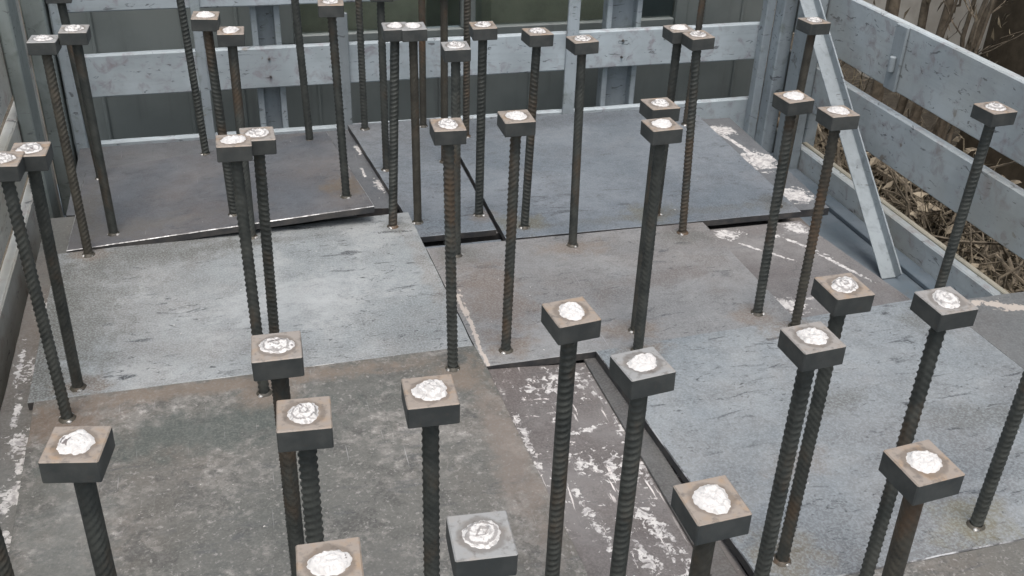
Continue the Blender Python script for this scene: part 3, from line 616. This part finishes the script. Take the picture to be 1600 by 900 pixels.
plate('anchor_plate', [(-.415, 2.385, .0005), (.3356, 2.379, .050), (.276, 2.913, .050), (-.405, 2.86, .0005)], T, M['sheet_slate'], 'dark slate anchor plate at the far left with its right end raised', [
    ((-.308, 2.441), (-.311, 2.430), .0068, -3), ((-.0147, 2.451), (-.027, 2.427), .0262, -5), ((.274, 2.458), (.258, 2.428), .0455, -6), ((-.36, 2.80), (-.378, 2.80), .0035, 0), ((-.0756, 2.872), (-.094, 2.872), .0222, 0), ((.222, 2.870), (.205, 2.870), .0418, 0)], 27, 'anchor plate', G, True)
tag(box_obj('steel_packer', .12, .30, 2.62, 2.68, -.0200, .0165, M['sheet_dark'], None, .001), 'steel packer under the raised end of the dark slate plate', 'packer')
# plates in front of the frame that carry the nearest studs
plate('anchor_plate', flat([(-.33, .56), (.105, .56), (.105, .978), (-.33, .978)], -.002), T, M['sheet_mottled'], 'anchor plate below the lower left with two studs in a row and one nearer', [
    ((-.191, .925), (-.191, .925), -.002, -11), ((.044, .923), (.044, .923), -.002, -3), ((.044, .693), (.044, .693), -.002, -2)], 28, 'anchor plate', G)
plate('anchor_plate', flat([(.115, .56), (.565, .56), (.565, .978), (.115, .978)], -.002), T, M['sheet_brown'], 'anchor plate below the lower middle with four studs in a square', [
    ((.187, .933), (.187, .933), -.002, -4), ((.447, .931), (.447, .931), -.002, 4), ((.188, .696), (.188, .696), -.002, -4), ((.425, .690), (.425, .690), -.002, 0, True)], 29, 'anchor plate', G)
plate('anchor_plate', flat([(.575, .56), (1.42, .56), (1.42, .984), (.575, .984)], .0040), T, M['sheet_mottled'], 'mottled anchor plate at the bottom right corner in front of the large blue plate', [
    ((.675, .929), (.675, .929), .004, 2, False, 1), ((.884, .955), (.901, .972), .004, 4), ((.684, .690), (.666, .685), .004, 3, True)], 30, 'anchor plate', G)

# ------------------------------------------------------------------ beyond the right side: walls, dry shrubs, dead grass, planks
wl = box_obj('concrete_wall', 3.05, 3.20, 3.20, 6.5, -1.0, 1.4, M['concrete'], None, .01); tag(wl, 'pale concrete wall behind the dry stems at the upper right', 'wall')
wb = box_obj('brown_wall', 2.78, 2.92, .2, 3.19, -1.0, 1.3, M['brown_wall'], None, .01); tag(wb, 'dark brown wall at the upper right corner', 'wall')
def tube(bm, pts, r0, r1, seg=7):
    rings = []
    for i, p in enumerate(pts):
        p = Vector(p); d = (Vector(pts[min(i + 1, len(pts) - 1)]) - Vector(pts[max(i - 1, 0)])).normalized(); a = d.orthogonal().normalized(); b = d.cross(a); r = r0 + (r1 - r0) * i / (len(pts) - 1)
        rings.append([bm.verts.new(p + (a * math.cos(6.2832 * k / seg) + b * math.sin(6.2832 * k / seg)) * r) for k in range(seg)])
    for i in range(len(pts) - 1):
        for k in range(seg): bm.faces.new((rings[i][k], rings[i][(k + 1) % seg], rings[i + 1][(k + 1) % seg], rings[i + 1][k]))
    bm.faces.new(rings[0][::-1]); bm.faces.new(rings[-1])
def wavy(p0, p1, n, amp, seed):
    p0, p1 = Vector(p0), Vector(p1)
    return [p0.lerp(p1, i / n) + Vector((mnoise.noise(Vector((i * .55, seed, 0))), mnoise.noise(Vector((i * .55, seed, 5))), 0)) * amp * min(1, i) for i in range(n + 1)]
def shrub(x, y, label, stems, seed):
    z = gh(x, y) - .02; e = empty('dry_shrub', (x, y, z), label, 'shrub', 'dry shrubs beyond the right side'); rnd = random.Random(seed)
    for k, (dx, dy, h_, r, lx, ly) in enumerate(stems):
        bm = bmesh.new(); p0 = (dx, dy, 0); p1 = (dx + lx, dy + ly, h_); pts = wavy(p0, p1, 12, .03, seed + k * 1.7); tube(bm, pts, r, r * .55)
        for q in range(3):
            i = rnd.randrange(4, 11); a = rnd.uniform(0, 6.28); l = rnd.uniform(.15, .4)
            tube(bm, wavy(pts[i], Vector(pts[i]) + Vector((math.cos(a) * l * .7, math.sin(a) * l, l * .8)), 6, .03, seed + q * 3.3 + k), r * .32, r * .12, 5)
        mesh_obj('stem', bm, M['bark'], e, smooth=True)
    bm = bmesh.new()
    for k in range(90):
        dx, dy, h_, r, lx, ly = rnd.choice(stems); t = rnd.uniform(.3, 1); p = Vector((dx + lx * t, dy + ly * t, h_ * t)) + Vector((rnd.gauss(0, .06), rnd.gauss(0, .06), 0))
        a = rnd.uniform(0, 6.28); l = rnd.uniform(.02, .06); d = Vector((math.cos(a) * .5, math.sin(a) * .5, -1)).normalized(); s = d.orthogonal().normalized() * l * .28
        c0 = p + d * l * .5 + d.cross(s) * .4
        vs = [bm.verts.new(v) for v in (p, c0 + s, p + d * l, c0 - s)]; bm.faces.new(vs)
    mesh_obj('dead_leaves', bm, M['straw'], e)['kind'] = 'stuff'
    return e
shrub(2.60, 3.50, 'dry shrub with a thick forked stem behind the right corner', [(0, 0, 1.9, .030, .05, .10), (.02, -.10, 1.9, .020, .02, -.15), (-.06, .10, 1.6, .012, -.2, .2), (.05, .05, 1.8, .014, .1, .35)], 3)
shrub(2.60, 3.26, 'dry shrub with several leaning stems before the pale wall', [(0, 0, 1.9, .020, .05, -.05), (.03, -.06, 1.9, .016, .1, -.28), (0, -.16, 1.9, .012, .0, -.20), (-.08, -.02, 1.6, .007, -.05, -.35)], 9)
shrub(2.58, 3.02, 'dry shrub with thin stems before the dark brown wall', [(0, 0, 1.8, .008, .02, -.12), (.03, .06, 1.9, .010, .03, .06), (-.05, -.03, 1.5, .006, -.1, -.2)], 15)
# dead grass and twigs on the bank
def deadgrass():
    rnd = random.Random(5); bm = bmesh.new()
    for k in range(4200):
        x = 2.0 + abs(rnd.gauss(0, .38)); y = rnd.uniform(.8, 4.6)
        if 2.76 < x < 2.94 and y < 3.22: continue
        z = gh(x, y) - .01; a = rnd.uniform(0, 6.28); l = rnd.uniform(.08, .34) * (1.3 if rnd.random() < .1 else 1); lean = rnd.uniform(.3, 1.3); wd = rnd.uniform(.0012, .0035)
        d = Vector((math.cos(a), math.sin(a), 0)); s = Vector((-d.y, d.x, 0)) * wd; p = Vector((x, y, z)); q = p + d * l * lean * .35 + Vector((0, 0, l * .6)); t = q + d * l * lean * .5 + Vector((0, 0, l * rnd.uniform(-.35, .25)))
        v = [bm.verts.new(c) for c in (p - s, p + s, q + s * .8, q - s * .8, t)]
        bm.faces.new((v[0], v[1], v[2], v[3])); bm.faces.new((v[3], v[2], v[4]))
    return tag(mesh_obj('dead_grass', bm, M['straw']), 'tangled dead grass on the bank beyond the right side boards', 'grass', kind='stuff')
deadgrass()
def twigs():
    rnd = random.Random(8); bm = bmesh.new()
    for k in range(620):
        x = rnd.uniform(2.02, 2.62); y = rnd.uniform(1.0, 4.2); z = gh(x, y); a = rnd.uniform(0, 6.28); l = rnd.uniform(.15, .6); r = rnd.choice((.002, .003, .004, .006, .010))
        tube(bm, wavy((x, y, z + rnd.uniform(0, .1)), (x + math.cos(a) * l * .7, y + math.sin(a) * l, z + rnd.uniform(.05, .45)), 7, .06, k * .7), r, r * .5, 5)
    return tag(mesh_obj('brushwood', bm, M['twig']), 'tangle of dry twigs lying on the bank', 'twigs', kind='stuff')
twigs()
def litter():
    rnd = random.Random(12); bm = bmesh.new()
    for k in range(2600):
        x = rnd.uniform(1.98, 2.74); y = rnd.uniform(1.0, 4.4); l = rnd.uniform(.02, .07); a = rnd.uniform(0, 6.28); p = Vector((x, y, gh(x, y) + rnd.uniform(0, .22 if rnd.random() < .4 else .03)))
        d = Vector((math.cos(a), math.sin(a), rnd.uniform(-.8, .8))).normalized(); sd_ = d.cross(Vector((rnd.uniform(-.5, .5), rnd.uniform(-.5, .5), 1))).normalized() * l * rnd.uniform(.2, .38); up = d.cross(sd_).normalized() * l * .12
        v = [bm.verts.new(q) for q in (p, p + d * l * .5 + sd_ + up, p + d * l, p + d * l * .5 - sd_ + up)]; m_ = bm.verts.new(p + d * l * .5 - up)
        bm.faces.new((v[0], v[1], m_)); bm.faces.new((v[1], v[2], m_)); bm.faces.new((v[2], v[3], m_)); bm.faces.new((v[3], v[0], m_))
    return tag(mesh_obj('leaf_litter', bm, M['leaf']), 'curled pale dead leaves scattered over the bank', 'leaves', kind='stuff')
litter()
def loose_plank(x, y, z, l, wd, t, yaw, pitch, label):
    bm = bmesh.new(); bm_box(bm, -wd / 2, wd / 2, -l / 2, l / 2, -t / 2, t / 2, .003); o = mesh_obj('loose_plank', bm, M['board_raw'], None, (x, y, z)); o.rotation_euler = (R(pitch), 0, R(yaw)); return tag(o, label, 'plank', 'loose planks on the bank')
loose_plank(2.30, 2.02, gh(2.30, 2.02) + .09, .75, .05, .03, 62, 3, 'pale loose plank lying on the bank below the middle side board')
loose_plank(2.28, 2.30, gh(2.28, 2.30) + .07, .5, .09, .02, 20, -4, 'short broad loose plank on the bank nearer the brace')
